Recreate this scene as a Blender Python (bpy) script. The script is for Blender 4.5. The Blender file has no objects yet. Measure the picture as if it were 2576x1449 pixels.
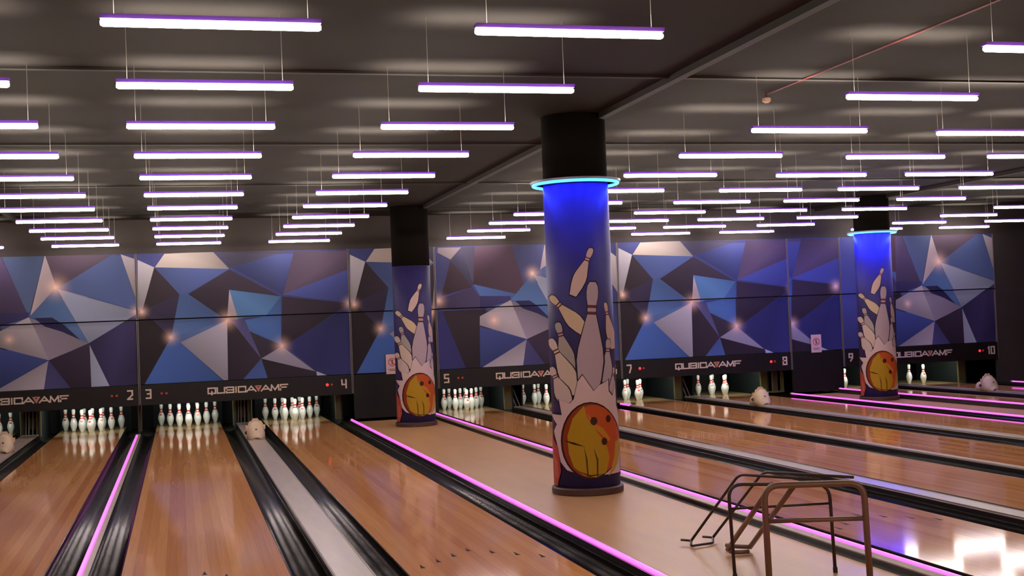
import bpy, bmesh, math, random
from mathutils import Vector, Matrix
random.seed(7)
sc = bpy.context.scene
COL = sc.collection

# ---------------------------------------------------------------- camera
cam_d = bpy.data.cameras.new('camera')
cam = bpy.data.objects.new('camera', cam_d)
COL.objects.link(cam)
R_ = Vector((0.96447835, -0.26111962, -0.03997573))
U_ = Vector((0.03184016, -0.03531474, 0.9988689))
F_ = Vector((0.262236, 0.96466026, 0.02574621))
M = Matrix((R_, U_, -F_)).transposed().to_4x4()
M.translation = Vector((-0.11210457, -3.33970988, 1.59682329))
cam.matrix_world = M
cam_d.sensor_width = 36.0
cam_d.lens = 3094.03 / 2576 * 36.0
cam_d.clip_end = 100
sc.camera = cam

# ---------------------------------------------------------------- view, world
sc.view_settings.view_transform = 'Standard'
sc.view_settings.look = 'None'
sc.view_settings.gamma = 1
sc.view_settings.use_curve_mapping = False
sc.view_settings.exposure = 0.0
w = bpy.data.worlds.new('world'); sc.world = w; w.use_nodes = True
w.node_tree.nodes['Background'].inputs[0].default_value = (0.9, 0.75, 0.7, 1)
w.node_tree.nodes['Background'].inputs[1].default_value = 0.02

TUBE_E = 50.0          # radiance of the fluorescent tubes
REAR_FILL_W = 370.0      # watts of each unseen fill lamp added behind the camera
RING_W = 38.0          # watts of each blue LED group of a ring
UP_W = 7.6            # watts of the lamp added over each tube to brighten the ceiling
PIT_W = 7.5            # watts of a pin deck lamp


def area(name, loc, rot, sx, sy, power, col):
    d = bpy.data.lights.new(name, 'AREA'); d.shape = 'RECTANGLE'; d.size = sx; d.size_y = sy
    d.energy = power; d.color = col
    o = bpy.data.objects.new(name, d); o.location = loc; o.rotation_euler = rot
    COL.objects.link(o)
    return o


# unseen warm fill lamps added behind the camera to brighten the lanes
area('rear_fill_light', (1.0, -5.2, 3.3), (0, 0, 0), 7.0, 2.0, REAR_FILL_W, (1, 0.74, 0.52))
area('rear_fill_light', (9.0, -4.5, 3.3), (0, 0, 0), 7.0, 2.0, REAR_FILL_W, (1, 0.74, 0.52))
# lamps that light every pin deck, behind the masking units
LANES = {1: -3.37, 2: -1.58, 3: 0.0, 4: 1.786, 5: 4.84, 6: 6.57, 7: 8.12, 8: 9.88, 9: 12.45, 10: 14.21}
for n_, x_ in LANES.items():
    area('pin_deck_light', (x_, 18.04, 0.60), (math.radians(48), 0, 0), 0.9, 0.06, PIT_W, (0.95, 1.0, 0.92))


# ---------------------------------------------------------------- helpers
def srgb(h):
    if isinstance(h, str):
        h = [int(h[i:i + 2], 16) / 255 for i in (0, 2, 4)]
    return tuple(c / 12.92 if c <= 0.04045 else ((c + 0.055) / 1.055) ** 2.4 for c in h)


def mat(name, col, rough=0.5, metal=0.0, spec=0.5, emit=None, es=0.0, noise=0.0, nscale=20.0, bump=0.0, stretch=None, coat=0.0):
    m = bpy.data.materials.new(name); m.use_nodes = True
    nt = m.node_tree; b = nt.nodes['Principled BSDF']
    b.inputs['Base Color'].default_value = (*col, 1)
    b.inputs['Roughness'].default_value = rough
    b.inputs['Metallic'].default_value = metal
    b.inputs['Specular IOR Level'].default_value = spec
    b.inputs['Coat Weight'].default_value = coat
    b.inputs['Coat Roughness'].default_value = 0.05
    if emit:
        b.inputs['Emission Color'].default_value = (*emit, 1)
        b.inputs['Emission Strength'].default_value = es
    if noise or bump:
        tc = nt.nodes.new('ShaderNodeTexCoord'); mp = nt.nodes.new('ShaderNodeMapping')
        nt.links.new(tc.outputs['Object'], mp.inputs[0])
        if stretch: mp.inputs['Scale'].default_value = stretch
        nz = nt.nodes.new('ShaderNodeTexNoise'); nz.inputs['Scale'].default_value = nscale
        nz.inputs['Detail'].default_value = 5
        nt.links.new(mp.outputs[0], nz.inputs['Vector'])
        if noise:
            mr = nt.nodes.new('ShaderNodeMapRange')
            mr.inputs[1].default_value = 0.3; mr.inputs[2].default_value = 0.7
            mr.inputs[3].default_value = 1 - noise; mr.inputs[4].default_value = 1 + noise
            nt.links.new(nz.outputs[0], mr.inputs[0])
            mx = nt.nodes.new('ShaderNodeVectorMath'); mx.operation = 'SCALE'
            mx.inputs[0].default_value = col
            nt.links.new(mr.outputs[0], mx.inputs['Scale'])
            nt.links.new(mx.outputs[0], b.inputs['Base Color'])
        if bump:
            bp = nt.nodes.new('ShaderNodeBump'); bp.inputs['Strength'].default_value = bump
            bp.inputs['Distance'].default_value = 0.002
            nt.links.new(nz.outputs[0], bp.inputs['Height']); nt.links.new(bp.outputs[0], b.inputs['Normal'])
    return m


def tag(o, label=None, cat=None, group=None, kind=None):
    if label: o['label'] = label
    if cat: o['category'] = cat
    if group: o['group'] = group
    if kind: o['kind'] = kind
    return o


def empty(name, loc, label, cat, group=None):
    o = bpy.data.objects.new(name, None); o.location = loc; o.empty_display_size = 0.1
    COL.objects.link(o)
    return tag(o, label, cat, group)


def mesh(name, verts, faces, m, parent=None, loc=(0, 0, 0), smooth=False):
    me = bpy.data.meshes.new(name)
    me.from_pydata([tuple(v) for v in verts], [], faces); me.update()
    if m: me.materials.append(m)
    if smooth: me.polygons.foreach_set('use_smooth', [True] * len(me.polygons))
    return obj(name, me, parent, loc)


def obj(name, me, parent=None, loc=(0, 0, 0)):
    o = bpy.data.objects.new(name, me); o.location = loc
    if parent: o.parent = parent
    COL.objects.link(o)
    return o


class MB:
    def __init__(s): s.v = []; s.f = []
    def add(s, v, f):
        n = len(s.v); s.v += [tuple(p) for p in v]; s.f += [tuple(i + n for i in q) for q in f]; return s
    def box(s, x0, x1, y0, y1, z0, z1):
        return s.add([(x0, y0, z0), (x1, y0, z0), (x1, y1, z0), (x0, y1, z0), (x0, y0, z1), (x1, y0, z1), (x1, y1, z1), (x0, y1, z1)],
                     [(0, 3, 2, 1), (4, 5, 6, 7), (0, 1, 5, 4), (1, 2, 6, 5), (2, 3, 7, 6), (3, 0, 4, 7)])
    def bev(s, x0, x1, y0, y1, z0, z1, b):
        # box with chamfered vertical and top edges
        def ring(d, z): return [(x0 + d + b, y0 + d, z), (x1 - d - b, y0 + d, z), (x1 - d, y0 + d + b, z), (x1 - d, y1 - d - b, z), (x1 - d - b, y1 - d, z), (x0 + d + b, y1 - d, z), (x0 + d, y1 - d - b, z), (x0 + d, y0 + d + b, z)]
        v = ring(0, z0) + ring(0, z1 - b) + ring(b, z1)
        f = [tuple(range(7, -1, -1)), tuple(range(16, 24))]
        for k in (0, 8):
            for i in range(8): j = (i + 1) % 8; f.append((k + i, k + j, k + 8 + j, k + 8 + i))
        return s.add(v, f)
    def tube(s, pts, r, n=8, closed=False):
        pts = [Vector(p) for p in pts]; N = len(pts); rings = []
        up = None
        for i, p in enumerate(pts):
            a = pts[i - 1] if (i or closed) else p; b = pts[(i + 1) % N] if (i < N - 1 or closed) else p
            t = (b - a).normalized()
            if up is None: up = t.orthogonal().normalized()
            x = (up - t * up.dot(t)).normalized(); up = x; y = t.cross(x)
            rr = r[i] if isinstance(r, (list, tuple)) else r
            rings.append([p + (x * math.cos(q) + y * math.sin(q)) * rr for q in [2 * math.pi * k / n for k in range(n)]])
        v = [q for g in rings for q in g]; f = []
        for i in range(N if closed else N - 1):
            A = i * n; B = ((i + 1) % N) * n
            for k in range(n): f.append((A + k, A + (k + 1) % n, B + (k + 1) % n, B + k))
        if not closed: f += [tuple(range(n - 1, -1, -1)), tuple(range((N - 1) * n, N * n))]
        return s.add(v, f)
    def lathe(s, prof, n=16, c=(0, 0, 0)):
        v = []; f = []
        for r, z in prof:
            for k in range(n):
                a = 2 * math.pi * k / n; v.append((c[0] + r * math.cos(a), c[1] + r * math.sin(a), c[2] + z))
        for i in range(len(prof) - 1):
            for k in range(n): f.append((i * n + k, i * n + (k + 1) % n, (i + 1) * n + (k + 1) % n, (i + 1) * n + k))
        f += [tuple(range(n - 1, -1, -1)), tuple(range((len(prof) - 1) * n, len(prof) * n))]
        return s.add(v, f)
    def extr(s, prof, y0, y1):
        # closed (x, z) profile drawn along y
        n = len(prof)
        v = [(x, y0, z) for x, z in prof] + [(x, y1, z) for x, z in prof]
        f = [(i, (i + 1) % n, n + (i + 1) % n, n + i) for i in range(n)] + [tuple(range(n - 1, -1, -1)), tuple(range(n, 2 * n))]
        return s.add(v, f)
    def build(s, name, m, parent=None, loc=(0, 0, 0), smooth=False):
        return mesh(name, s.v, s.f, m, parent, loc, smooth)
    def me(s, name, m, smooth=False):
        me = bpy.data.meshes.new(name); me.from_pydata(s.v, [], s.f); me.update(); me.materials.append(m)
        if smooth: me.polygons.foreach_set('use_smooth', [True] * len(me.polygons))
        return me


def rnd(pts, r, k=5):
    # rounds the inner corners of a polyline
    pts = [Vector(p) for p in pts]; out = [pts[0]]
    for i in range(1, len(pts) - 1):
        a, b, c = pts[i - 1], pts[i], pts[i + 1]
        d1 = (a - b); d2 = (c - b); q = min(r, d1.length * .45, d2.length * .45)
        p1 = b + d1.normalized() * q; p2 = b + d2.normalized() * q
        for j in range(k + 1):
            t = j / k; out.append(p1 * (1 - t) ** 2 + b * 2 * t * (1 - t) + p2 * t * t)
    out.append(pts[-1]); return out


def clip(poly, axis, lim, keep_less):
    out = []
    for i in range(len(poly)):
        a = poly[i - 1]; b = poly[i]
        ia = (a[axis] <= lim) == keep_less or a[axis] == lim; ib = (b[axis] <= lim) == keep_less or b[axis] == lim
        if ia != ib:
            t = (lim - a[axis]) / (b[axis] - a[axis]); out.append((a[0] + (b[0] - a[0]) * t, a[1] + (b[1] - a[1]) * t))
        if ib: out.append(b)
    return out


def rect_clip(p, x0, x1, z0, z1):
    for ax, l, k in ((0, x0, False), (0, x1, True), (1, z0, False), (1, z1, True)):
        if len(p) < 3: return []
        p = clip(p, ax, l, k)
    return p if len(p) > 2 else []


ORD = ['', 'first', 'second', 'third', 'fourth', 'fifth', 'sixth', 'seventh', 'eighth', 'ninth', 'tenth', 'eleventh']
NUM = ['', 'one', 'two', 'three', 'four', 'five', 'six', 'seven', 'eight', 'nine', 'ten']

# ---------------------------------------------------------------- materials
def wood(name, cols, rough, grain=1.0):
    m = bpy.data.materials.new(name); m.use_nodes = True; nt = m.node_tree; b = nt.nodes['Principled BSDF']
    oi = nt.nodes.new('ShaderNodeObjectInfo'); cr = nt.nodes.new('ShaderNodeValToRGB')
    cr.color_ramp.interpolation = 'LINEAR'
    e = cr.color_ramp.elements; e[0].position = 0; e[0].color = (*cols[0], 1); e[1].position = 1; e[1].color = (*cols[-1], 1)
    for i, c in enumerate(cols[1:-1]):
        k = e.new((i + 1) / (len(cols) - 1)); k.color = (*c, 1)
    nt.links.new(oi.outputs['Random'], cr.inputs[0])
    tc = nt.nodes.new('ShaderNodeTexCoord'); mp = nt.nodes.new('ShaderNodeMapping'); mp.inputs['Scale'].default_value = (30, 0.6, 30)
    nt.links.new(tc.outputs['Object'], mp.inputs[0])
    nz = nt.nodes.new('ShaderNodeTexNoise'); nz.inputs['Scale'].default_value = 2.2; nz.inputs['Detail'].default_value = 6
    nt.links.new(mp.outputs[0], nz.inputs['Vector'])
    mr = nt.nodes.new('ShaderNodeMapRange'); mr.inputs[1].default_value = .3; mr.inputs[2].default_value = .7
    mr.inputs[3].default_value = 1 - .07 * grain; mr.inputs[4].default_value = 1 + .07 * grain
    nt.links.new(nz.outputs[0], mr.inputs[0])
    sc_ = nt.nodes.new('ShaderNodeVectorMath'); sc_.operation = 'SCALE'
    nt.links.new(cr.outputs[0], sc_.inputs[0]); nt.links.new(mr.outputs[0], sc_.inputs['Scale'])
    nt.links.new(sc_.outputs[0], b.inputs['Base Color'])
    b.inputs['Roughness'].default_value = rough; b.inputs['Specular IOR Level'].default_value = .29
    return m


LANE = wood('lane_maple', [(.60, .235, .085), (.76, .35, .14), (.68, .29, .11), (.82, .40, .165), (.63, .255, .09)], .075)
DECK = wood('pin_deck_maple', [(.42, .28, .13), (.42, .28, .13)], .08)
AISLE = mat('aisle_laminate', (.57, .315, .14), .36, noise=.07, nscale=1.6, stretch=(3, .5, 3), spec=.35)
BED = mat('lane_bed', (.03, .02, .015), .8)
BLACKP = mat('black_plastic', (.022, .019, .019), .28, noise=.25, nscale=6, stretch=(6, 1, 6))
GUT = mat('gutter_plastic', (.012, .009, .0105), .25, spec=.2)
CAPM = mat('return_cap', (.42, .34, .30), .32, noise=.08, nscale=4, stretch=(4, .5, 4))
DIVM = mat('divider_cap', (.42, .33, .26), .35, noise=.1, nscale=10)
GREYAL = mat('dull_aluminium', (.34, .30, .29), .5)
FASC = mat('fascia_black', (.007, .0055, .006), .5, spec=.3)
VOID = mat('machine_black', (.008, .008, .009), .7)
CURT = mat('pit_curtain', (.010, .012, .012), .85)
OLIVE = mat('olive_steel', (.19, .17, .075), .5, noise=.15, nscale=8)
DKGREEN = mat('kickback_board', (.022, .030, .028), .6)
CEIL = mat('ceiling_paint', (.019, .0145, .012), .9, spec=.2, noise=.12, nscale=.8)
CEILD = mat('ceiling_batten', (.018, .015, .013), .8)
WALLM = mat('dark_wall', (.035, .027, .025), .75, noise=.15, nscale=2)
TRIM = mat('panel_trim', (.17, .15, .15), .45, metal=.2)
ROD = mat('lift_rod_steel', (.36, .33, .27), .4, metal=.3)
TUBE = mat('tube_glow', (1, 1, 1), .4, emit=(1.0, .87, .67), es=TUBE_E)
HOUS = mat('fringe_violet', (.24, .08, .92), .4)  # violet stands in for the colour fringe of light above the tubes
WIRE = mat('steel_wire', (.5, .46, .42), .4, metal=.6)
LEDM = mat('magenta_led', (.6, .2, .5), .4, emit=(1.0, .10, .80), es=1.6)
LEDOFF = mat('led_profile_unlit', (.42, .34, .30), .4)
RINGN = mat('ring_neon', (.2, .5, 1), .4, emit=(.07, .62, 1.0), es=1.6)
RINGB = mat('ring_body', (.25, .22, .3), .4)
PINW = mat('pin_white', (.80, .80, .74), .22, coat=.4)
PINR = mat('pin_red', (.62, .06, .045), .3)
CREAM = mat('cream_plastic', (.66, .50, .34), .45, noise=.06, nscale=12)
DARKH = mat('hood_vent', (.06, .035, .02), .6)
ARROW = mat('lane_marking', (.035, .015, .012), .7, spec=.1)
LETT = mat('letter_cream', (.62, .50, .42), .5)
LETTR = mat('letter_red', (.55, .22, .16), .5)
REDON = mat('lamp_red_lit', (.5, .02, .02), .4, emit=(1, .045, .05), es=1.1)
REDOFF = mat('lamp_red_dim', (.25, .02, .02), .4, emit=(1, .06, .05), es=.12)
PAPER = mat('sign_paper', (.62, .42, .42), .7)
SIGNR = mat('sign_red', (.5, .08, .09), .6)
SIGNK = mat('sign_black', (.1, .06, .07), .6)
WRAP = mat('column_wrap_navy', (.034, .028, .12), .5, noise=.18, nscale=3, spec=.25)
COLD = mat('column_paint_dark', (.007, .0055, .005), .9, spec=.1)
BASER = mat('column_base_brown', (.07, .028, .02), .5)
RAMPA = mat('ramp_dark_steel', (.05, .032, .028), .42, metal=.3)
RAMPB = mat('ramp_bronze_steel', (.20, .12, .085), .4, metal=.3)
RUBB = mat('rubber_tip', (.02, .018, .017), .7)
SENS = mat('detector_shell', (.65, .42, .32), .5)
PIPER = mat('red_conduit', (.16, .02, .02), .5)


def vcol_mat(name, rough, stars=(), scale=1.0):
    # printed film: colours come from the print's own colour attribute; the print has small peach stars
    m = bpy.data.materials.new(name); m.use_nodes = True; nt = m.node_tree; b = nt.nodes['Principled BSDF']
    at = nt.nodes.new('ShaderNodeAttribute'); at.attribute_name = 'ink'
    prev = at.outputs['Color']
    if stars:
        tc = nt.nodes.new('ShaderNodeTexCoord')
        for (x, z, r) in stars:
            d = nt.nodes.new('ShaderNodeVectorMath'); d.operation = 'DISTANCE'
            sx = nt.nodes.new('ShaderNodeSeparateXYZ'); nt.links.new(tc.outputs['Object'], sx.inputs[0])
            cb = nt.nodes.new('ShaderNodeCombineXYZ'); nt.links.new(sx.outputs['X'], cb.inputs['X']); nt.links.new(sx.outputs['Z'], cb.inputs['Z'])
            nt.links.new(cb.outputs[0], d.inputs[0]); d.inputs[1].default_value = (x, 0, z)
            mr = nt.nodes.new('ShaderNodeMapRange'); mr.interpolation_type = 'LINEAR'
            mr.inputs[1].default_value = 0; mr.inputs[2].default_value = r * 1.35; mr.inputs[3].default_value = 1; mr.inputs[4].default_value = 0
            nt.links.new(d.outputs['Value'], mr.inputs[0])
            pw = nt.nodes.new('ShaderNodeMath'); pw.operation = 'POWER'; pw.inputs[1].default_value = 3.6
            nt.links.new(mr.outputs[0], pw.inputs[0])
            mx = nt.nodes.new('ShaderNodeMix'); mx.data_type = 'RGBA'
            nt.links.new(pw.outputs[0], mx.inputs['Factor']); nt.links.new(prev, mx.inputs[6]); mx.inputs[7].default_value = (.95, .62, .5, 1)
            prev = mx.outputs[2]
    nt.links.new(prev, b.inputs['Base Color'])
    b.inputs['Roughness'].default_value = rough
    b.inputs['Specular IOR Level'].default_value = .22
    return m


def ink_mesh(name, verts, faces, cols, m, parent, loc=(0, 0, 0)):
    o = mesh(name, verts, faces, m, parent, loc)
    ca = o.data.color_attributes.new('ink', 'FLOAT_COLOR', 'CORNER')
    k = 0
    for p, cf in zip(o.data.polygons, cols):
        for li in range(p.loop_total):
            c = cf[li] if isinstance(cf, list) else cf
            ca.data[p.loop_start + li].color = (*c, 1)
    return o

# ---------------------------------------------------------------- the hall
YM = 17.20            # face of the masking units
ZC = 3.44             # ceiling
tag(MB().box(-9, 18, -8, 20.6, -.35, -.13).build('floor', BED), kind='structure')
tag(MB().box(-9, 18, -8, 20.6, ZC, ZC + .1).build('ceiling', CEIL), kind='structure')
tag(MB().box(-9.1, -9, -8, 20.6, -.35, ZC).build('wall_left', WALLM), kind='structure')
tag(MB().box(18, 18.1, -8, 20.6, -.35, ZC).build('wall_right', WALLM), kind='structure')
tag(MB().box(-9, 18, -8.1, -8, -.35, ZC).build('wall_front', WALLM), kind='structure')
tag(MB().box(-9, 18, 20.5, 20.6, -.35, ZC).build('wall_back', VOID), kind='structure')
tag(MB().box(-9, 18, YM + .07, YM + .13, 2.89, ZC).build('wall_bulkhead', WALLM), kind='structure')
tag(MB().box(15.16, 18, YM, YM + .1, -.13, 2.89).build('wall_infill', WALLM), kind='structure')
tag(MB().box(-9, -4.16, YM, YM + .1, -.13, 2.89).build('wall_infill', WALLM), kind='structure')
k = 0
for y in (2.0, 5.5, 9.0, 12.5, 16.0):
    k += 1; tag(MB().box(-9, 18, y, y + .05, ZC - .015, ZC + .01).build('trim_%d' % k, CEILD), kind='structure')
for x in (-2.5, 3.62, 11.4):
    k += 1; tag(MB().box(x, x + .07, -8, 17.9, ZC - .05, ZC + .01).build('trim_%d' % k, CEILD), kind='structure')
# approach in front of the foul lines, and the aisles beside the lanes
ap = MB().box(-9, 18, -8, -.002, -.13, 0).build('floor_approach', AISLE); tag(ap, kind='structure')
tag(MB().box(2.63, 4.01, 0, YM, -.13, 0).build('floor_aisle', AISLE), kind='structure')
tag(MB().box(10.70, 11.635, 0, YM, -.13, 0).build('floor_aisle', AISLE), kind='structure')
tag(MB().box(15.02, 18, 0, YM, -.13, 0).build('floor_aisle', AISLE), kind='structure')
tag(MB().box(-9, -4.2, 0, YM, -.13, 0).build('floor_aisle', AISLE), kind='structure')

# ---------------------------------------------------------------- lanes
NB = 15; BW = 1.0668 / NB; LEN = 18.0
board_me = MB().box(-BW / 2 + .0002, BW / 2 - .0002, 0, LEN, -.03, 0).me('board', LANE)
arrow_me = MB().add([(-.016, 0, 0), (.016, 0, 0), (0, .13, 0), (-.016, 0, .0006), (.016, 0, .0006), (0, .13, .0006)], [(0, 2, 1), (3, 4, 5), (0, 1, 4, 3), (1, 2, 5, 4), (2, 0, 3, 5)]).me('arrow', ARROW)
LPOS = {1: 'partly out of view at the far left', 2: 'left of the first pink light line', 3: 'right of the first pink light line', 4: 'left of the wide aisle',
        5: 'right of the wide aisle', 6: 'second lane right of the wide aisle', 7: 'third lane right of the wide aisle', 8: 'left of the far aisle',
        9: 'right of the far aisle', 10: 'last lane at the far right'}
for n, x in LANES.items():
    t = empty('bowling_lane', (x, 0, 0), 'maple bowling lane under number %s, %s' % (NUM[n], LPOS[n]), 'bowling lane', 'maple bowling lanes')
    for i in range(NB):
        obj('board', board_me, t, (-.5334 + BW * (i + .5), 0.002, 0))
    MB().box(-.53, .53, 0.002, LEN, -.128, -.031).build('lane_bed', BED, t)
    MB().box(-.5334, .5334, LEN + .004, 19.4, -.128, 0).build('pin_deck', DECK, t)
    for i in range(-3, 4):
        obj('arrow', arrow_me, t, (i * .1368, 5.06 - abs(i) * .148, .0002))
# gutters
gp = []
for k in range(15):
    a = math.pi * k / 14; gp.append((.1175 - .112 * math.cos(a), -.012 - .075 * math.sin(a)))
gp = [(.002, 0)] + gp + [(.233, 0), (.233, -.125), (.002, -.125)]
gut_me = MB().extr(gp, 0.002, 17.96).me('gutter', GUT, False)
for p_ in gut_me.polygons: p_.use_smooth = len(p_.vertices) == 4 and p_.center.z > -.1 and p_.normal.z > .01
for n, x in LANES.items():
    for s in (-1, 1):
        o = obj('gutter', gut_me, None, (x + (.5334 if s > 0 else -.5334 - .235), 0, 0))
        tag(o, 'black rounded gutter along the %s edge of the lane under number %s' % ('right' if s > 0 else 'left', NUM[n]), 'gutter', 'black lane gutters')
# ball return covers between the lanes of a pair
for a, b in ((1, 2), (3, 4), (5, 6), (7, 8), (9, 10)):
    x0 = LANES[a] + .5334 + .236; x1 = LANES[b] - .5334 - .236
    t = empty('ball_return_cover', ((x0 + x1) / 2, 0, 0), 'grey flat ball return cover running between the lanes under numbers %s and %s' % (NUM[a], NUM[b]), 'ball return cover', 'ball return covers')
    hw = (x1 - x0) / 2
    MB().extr([(-hw, .034), (-hw, .04), (-hw + .012, .05), (hw - .012, .05), (hw, .04), (hw, .034)], .01, 17.9).build('cover_top', CAPM, t)
    MB().box(-hw + .002, hw - .002, .012, 17.9, -.12, .0335).build('cover_side', BLACKP, t)
    MB().box(-hw + .002, -hw + .012, .01, 17.9, .0495, .053).build('edge_strip', GREYAL, t)
    MB().box(hw - .012, hw - .002, .01, 17.9, .0495, .053).build('edge_strip', GREYAL, t)


def led_line(name, x, y0, y1, z, label, w=.045, segs=None, beige=None):
    t = empty(name, (x, 0, 0), label, 'light line', 'pink light lines')
    MB().box(-w / 2, w / 2, .02, 17.15, -.125, z - .018).build('profile', BLACKP, t)
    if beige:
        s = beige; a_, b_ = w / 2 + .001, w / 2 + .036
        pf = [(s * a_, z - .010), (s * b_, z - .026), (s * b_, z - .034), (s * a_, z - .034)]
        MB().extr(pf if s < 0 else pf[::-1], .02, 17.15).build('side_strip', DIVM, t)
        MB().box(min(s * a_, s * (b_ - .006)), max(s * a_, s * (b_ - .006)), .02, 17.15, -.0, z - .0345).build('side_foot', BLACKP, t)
    MB().extr([(-.017, z - .018), (.017, z - .018), (.017, z - .006), (.010, z + .004), (-.010, z + .004), (-.017, z - .006)], .1, y1).build('diffuser', LEDM, t)
    MB().box(-.018, .018, y1, y1 + .05, z - .02, z + .008).build('end_clip', LEDOFF, t)
    return t


led_line('light_line', -.797, 0, 16.75, .035, 'pink glowing light line between lanes two and three', .026, beige=1)
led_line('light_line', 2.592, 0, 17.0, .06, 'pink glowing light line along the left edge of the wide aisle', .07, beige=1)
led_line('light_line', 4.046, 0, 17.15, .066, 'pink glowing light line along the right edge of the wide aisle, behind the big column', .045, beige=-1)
led_line('light_line', 10.672, 0, 17.1, .05, 'pink glowing light line along the left edge of the far aisle', .045)
led_line('light_line', 11.66, 0, 17.1, .09, 'pink glowing light line along the right edge of the far aisle', .04)
led_line('light_line', 15.0, 0, 16.6, .07, 'pink glowing light line at the far right edge beyond the last lane', .035)
MB().box(-.03, .03, .02, 17.15, .0, .004).build('shade_strip', BLACKP, [o for o in COL.objects if o.name.startswith('light_line')][2], (-.075, 0, 0))  # dark strip painting the shadow on the aisle floor beside the line
# unlit divider between lanes 6 and 7
xm = 7.345
t = empty('lane_divider', (xm, 0, 0), 'beige unlit divider strip between lanes six and seven, pink glow at its far end', 'lane divider')
MB().box(-.024, .024, .02, 17.15, .0, .03).build('profile', BLACKP, t)
MB().extr([(-.026, .03), (.026, .03), (.026, .046), (.018, .056), (-.018, .056), (-.026, .046)], .1, 16.6).build('diffuser', LEDOFF, t)
MB().box(-.02, .02, 16.65, 17.1, .03, .058).build('lit_end', LEDM, t)
tag(t.children[-1], 'glowing pink end piece')

# ---------------------------------------------------------------- masking units with mural
KM = .9693            # the units were measured 17.85 m out and stand a little nearer, so a little smaller


def away(x, z): return (-.112 + (x + .112) * KM, YM, 1.597 + (z - 1.597) * KM)


MG = 1.16     # print ink gain: photograph value -> ink reflectance


def ink(h):
    c = srgb(h); return tuple(min(.9, v * MG * k) for v, k in zip(c, (.93, 1.06, 1.13)))


def mural_panel(parent, name, polys, x0, x1, z0, z1, y, base, stars):
    p = MB().bev(0, x1 - x0, -.0, .03, 0, z1 - z0, .004)
    # panel board: chamfer faces forward is not needed, plain slab with eased edge
    pan = p.build(name, PANB, parent, (x0, y, z0))
    V = []; Fc = []; Cc = []
    def put(poly, h, layer):
        n = len(V); yy = -.0006 - layer * .00012
        for (a, b) in poly: V.append((a - x0, yy, b - z0))
        Fc.append(tuple(range(n, n + len(poly))))
        base_c = ink(h)
        cs = []
        for (a, b) in poly:
            g = 1 + .33 * math.sin(a * 2.9 + b * 4.3 + layer)
            cs.append(tuple(c * g for c in base_c))
        Cc.append(cs)
    put([(x0, z0), (x1, z0), (x1, z1), (x0, z1)], base, 0)
    for i, (h, poly) in enumerate(polys):
        q = rect_clip([tuple(v) for v in poly], x0, x1, z0, z1)
        if q:
            ar = sum(q[j - 1][0] * q[j][1] - q[j][0] * q[j - 1][1] for j in range(len(q)))
            if abs(ar) < 1e-4: continue
            if ar < 0: q = q[::-1]
            put(q, h, i + 1)
    m = vcol_mat('mural_film', .6, [(sx - x0, sz - z0, r) for sx, sz, r in stars])
    ink_mesh('mural_print', V, Fc, Cc, m, pan)
    return pan


PANB = mat('mural_board', (.05, .05, .09), .6)


def sh(polys, dx): return [(h, [(a + dx, b) for a, b in p]) for h, p in polys]

GL = {  # strokes on a 1 x 1 cell
    'Q': [[(0, 0), (0, 1), (1, 1), (1, 0), (0, 0)], [(.5, .35), (.5, -.22)]], 'U': [[(0, 1), (0, 0), (1, 0), (1, 1)]],
    'B': [[(0, 0), (0, 1), (1, 1), (1, 0), (0, 0)], [(0, .5), (1, .5)]], 'I': [[(.5, 0), (.5, 1)]], 'C': [[(1, .68), (1, 1), (0, 1), (0, 0), (1, 0), (1, .32)]],
    'A': [[(-.1, 0), (.5, 1), (1.1, 0)], [(.2, .3), (.8, .3)]], 'M': [[(0, 0), (.05, 1), (.5, .1), (.95, 1), (1, 0)]], 'F': [[(0, 0), (0, 1), (1, 1)], [(0, .5), (.8, .5)]],
    'E': [[(0, 1), (.5, 0), (1, 1)], [(.2, 1), (.5, .4), (.8, 1)], [(.2, 1), (.8, 1)]],
    '1': [[(.2, .8), (.6, 1), (.6, 0)]], '2': [[(0, 1), (1, 1), (1, .5), (0, .0), (1, 0)]], '3': [[(0, 1), (1, 1), (1, 0), (0, 0)], [(.3, .52), (1, .52)]],
    '4': [[(0, 1), (.05, .42), (1, .42)], [(1, 1), (1, 0)]], '5': [[(1, 1), (0, 1), (0, .52), (1, .52), (1, 0), (0, 0)]], '6': [[(.8, 1), (0, .5), (0, 0), (1, 0), (1, .5), (0, .5)]],
    '7': [[(0, 1), (1, 1), (1, .6), (.6, 0)]], '8': [[(0, 0), (0, 1), (1, 1), (1, 0), (0, 0)], [(0, .52), (1, .52)]], '9': [[(1, .5), (0, .5), (0, 1), (1, 1), (1, .4), (.4, 0)]], '0': [[(0, 0), (0, 1), (1, 1), (1, 0), (0, 0)]]}


def glyph(ch, x, z, w, h, th, d=.008):
    mb = MB()
    for st in GL[ch]:
        for i in range(len(st) - 1):
            a = Vector((x + st[i][0] * w, z + st[i][1] * h)); b = Vector((x + st[i + 1][0] * w, z + st[i + 1][1] * h))
            t = (b - a).normalized(); n = Vector((-t.y, t.x)) * th / 2; a2 = a - t * th * .45; b2 = b + t * th * .45
            q = [a2 + n, a2 - n, b2 - n, b2 + n]; e = .0003 * i
            mb.add([(p.x, -d - e, p.y) for p in q] + [(p.x, 0, p.y) for p in q], [(0, 1, 2, 3), (7, 6, 5, 4), (0, 4, 5, 1), (1, 5, 6, 2), (2, 6, 7, 3), (3, 7, 4, 0)])
    return mb


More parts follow.
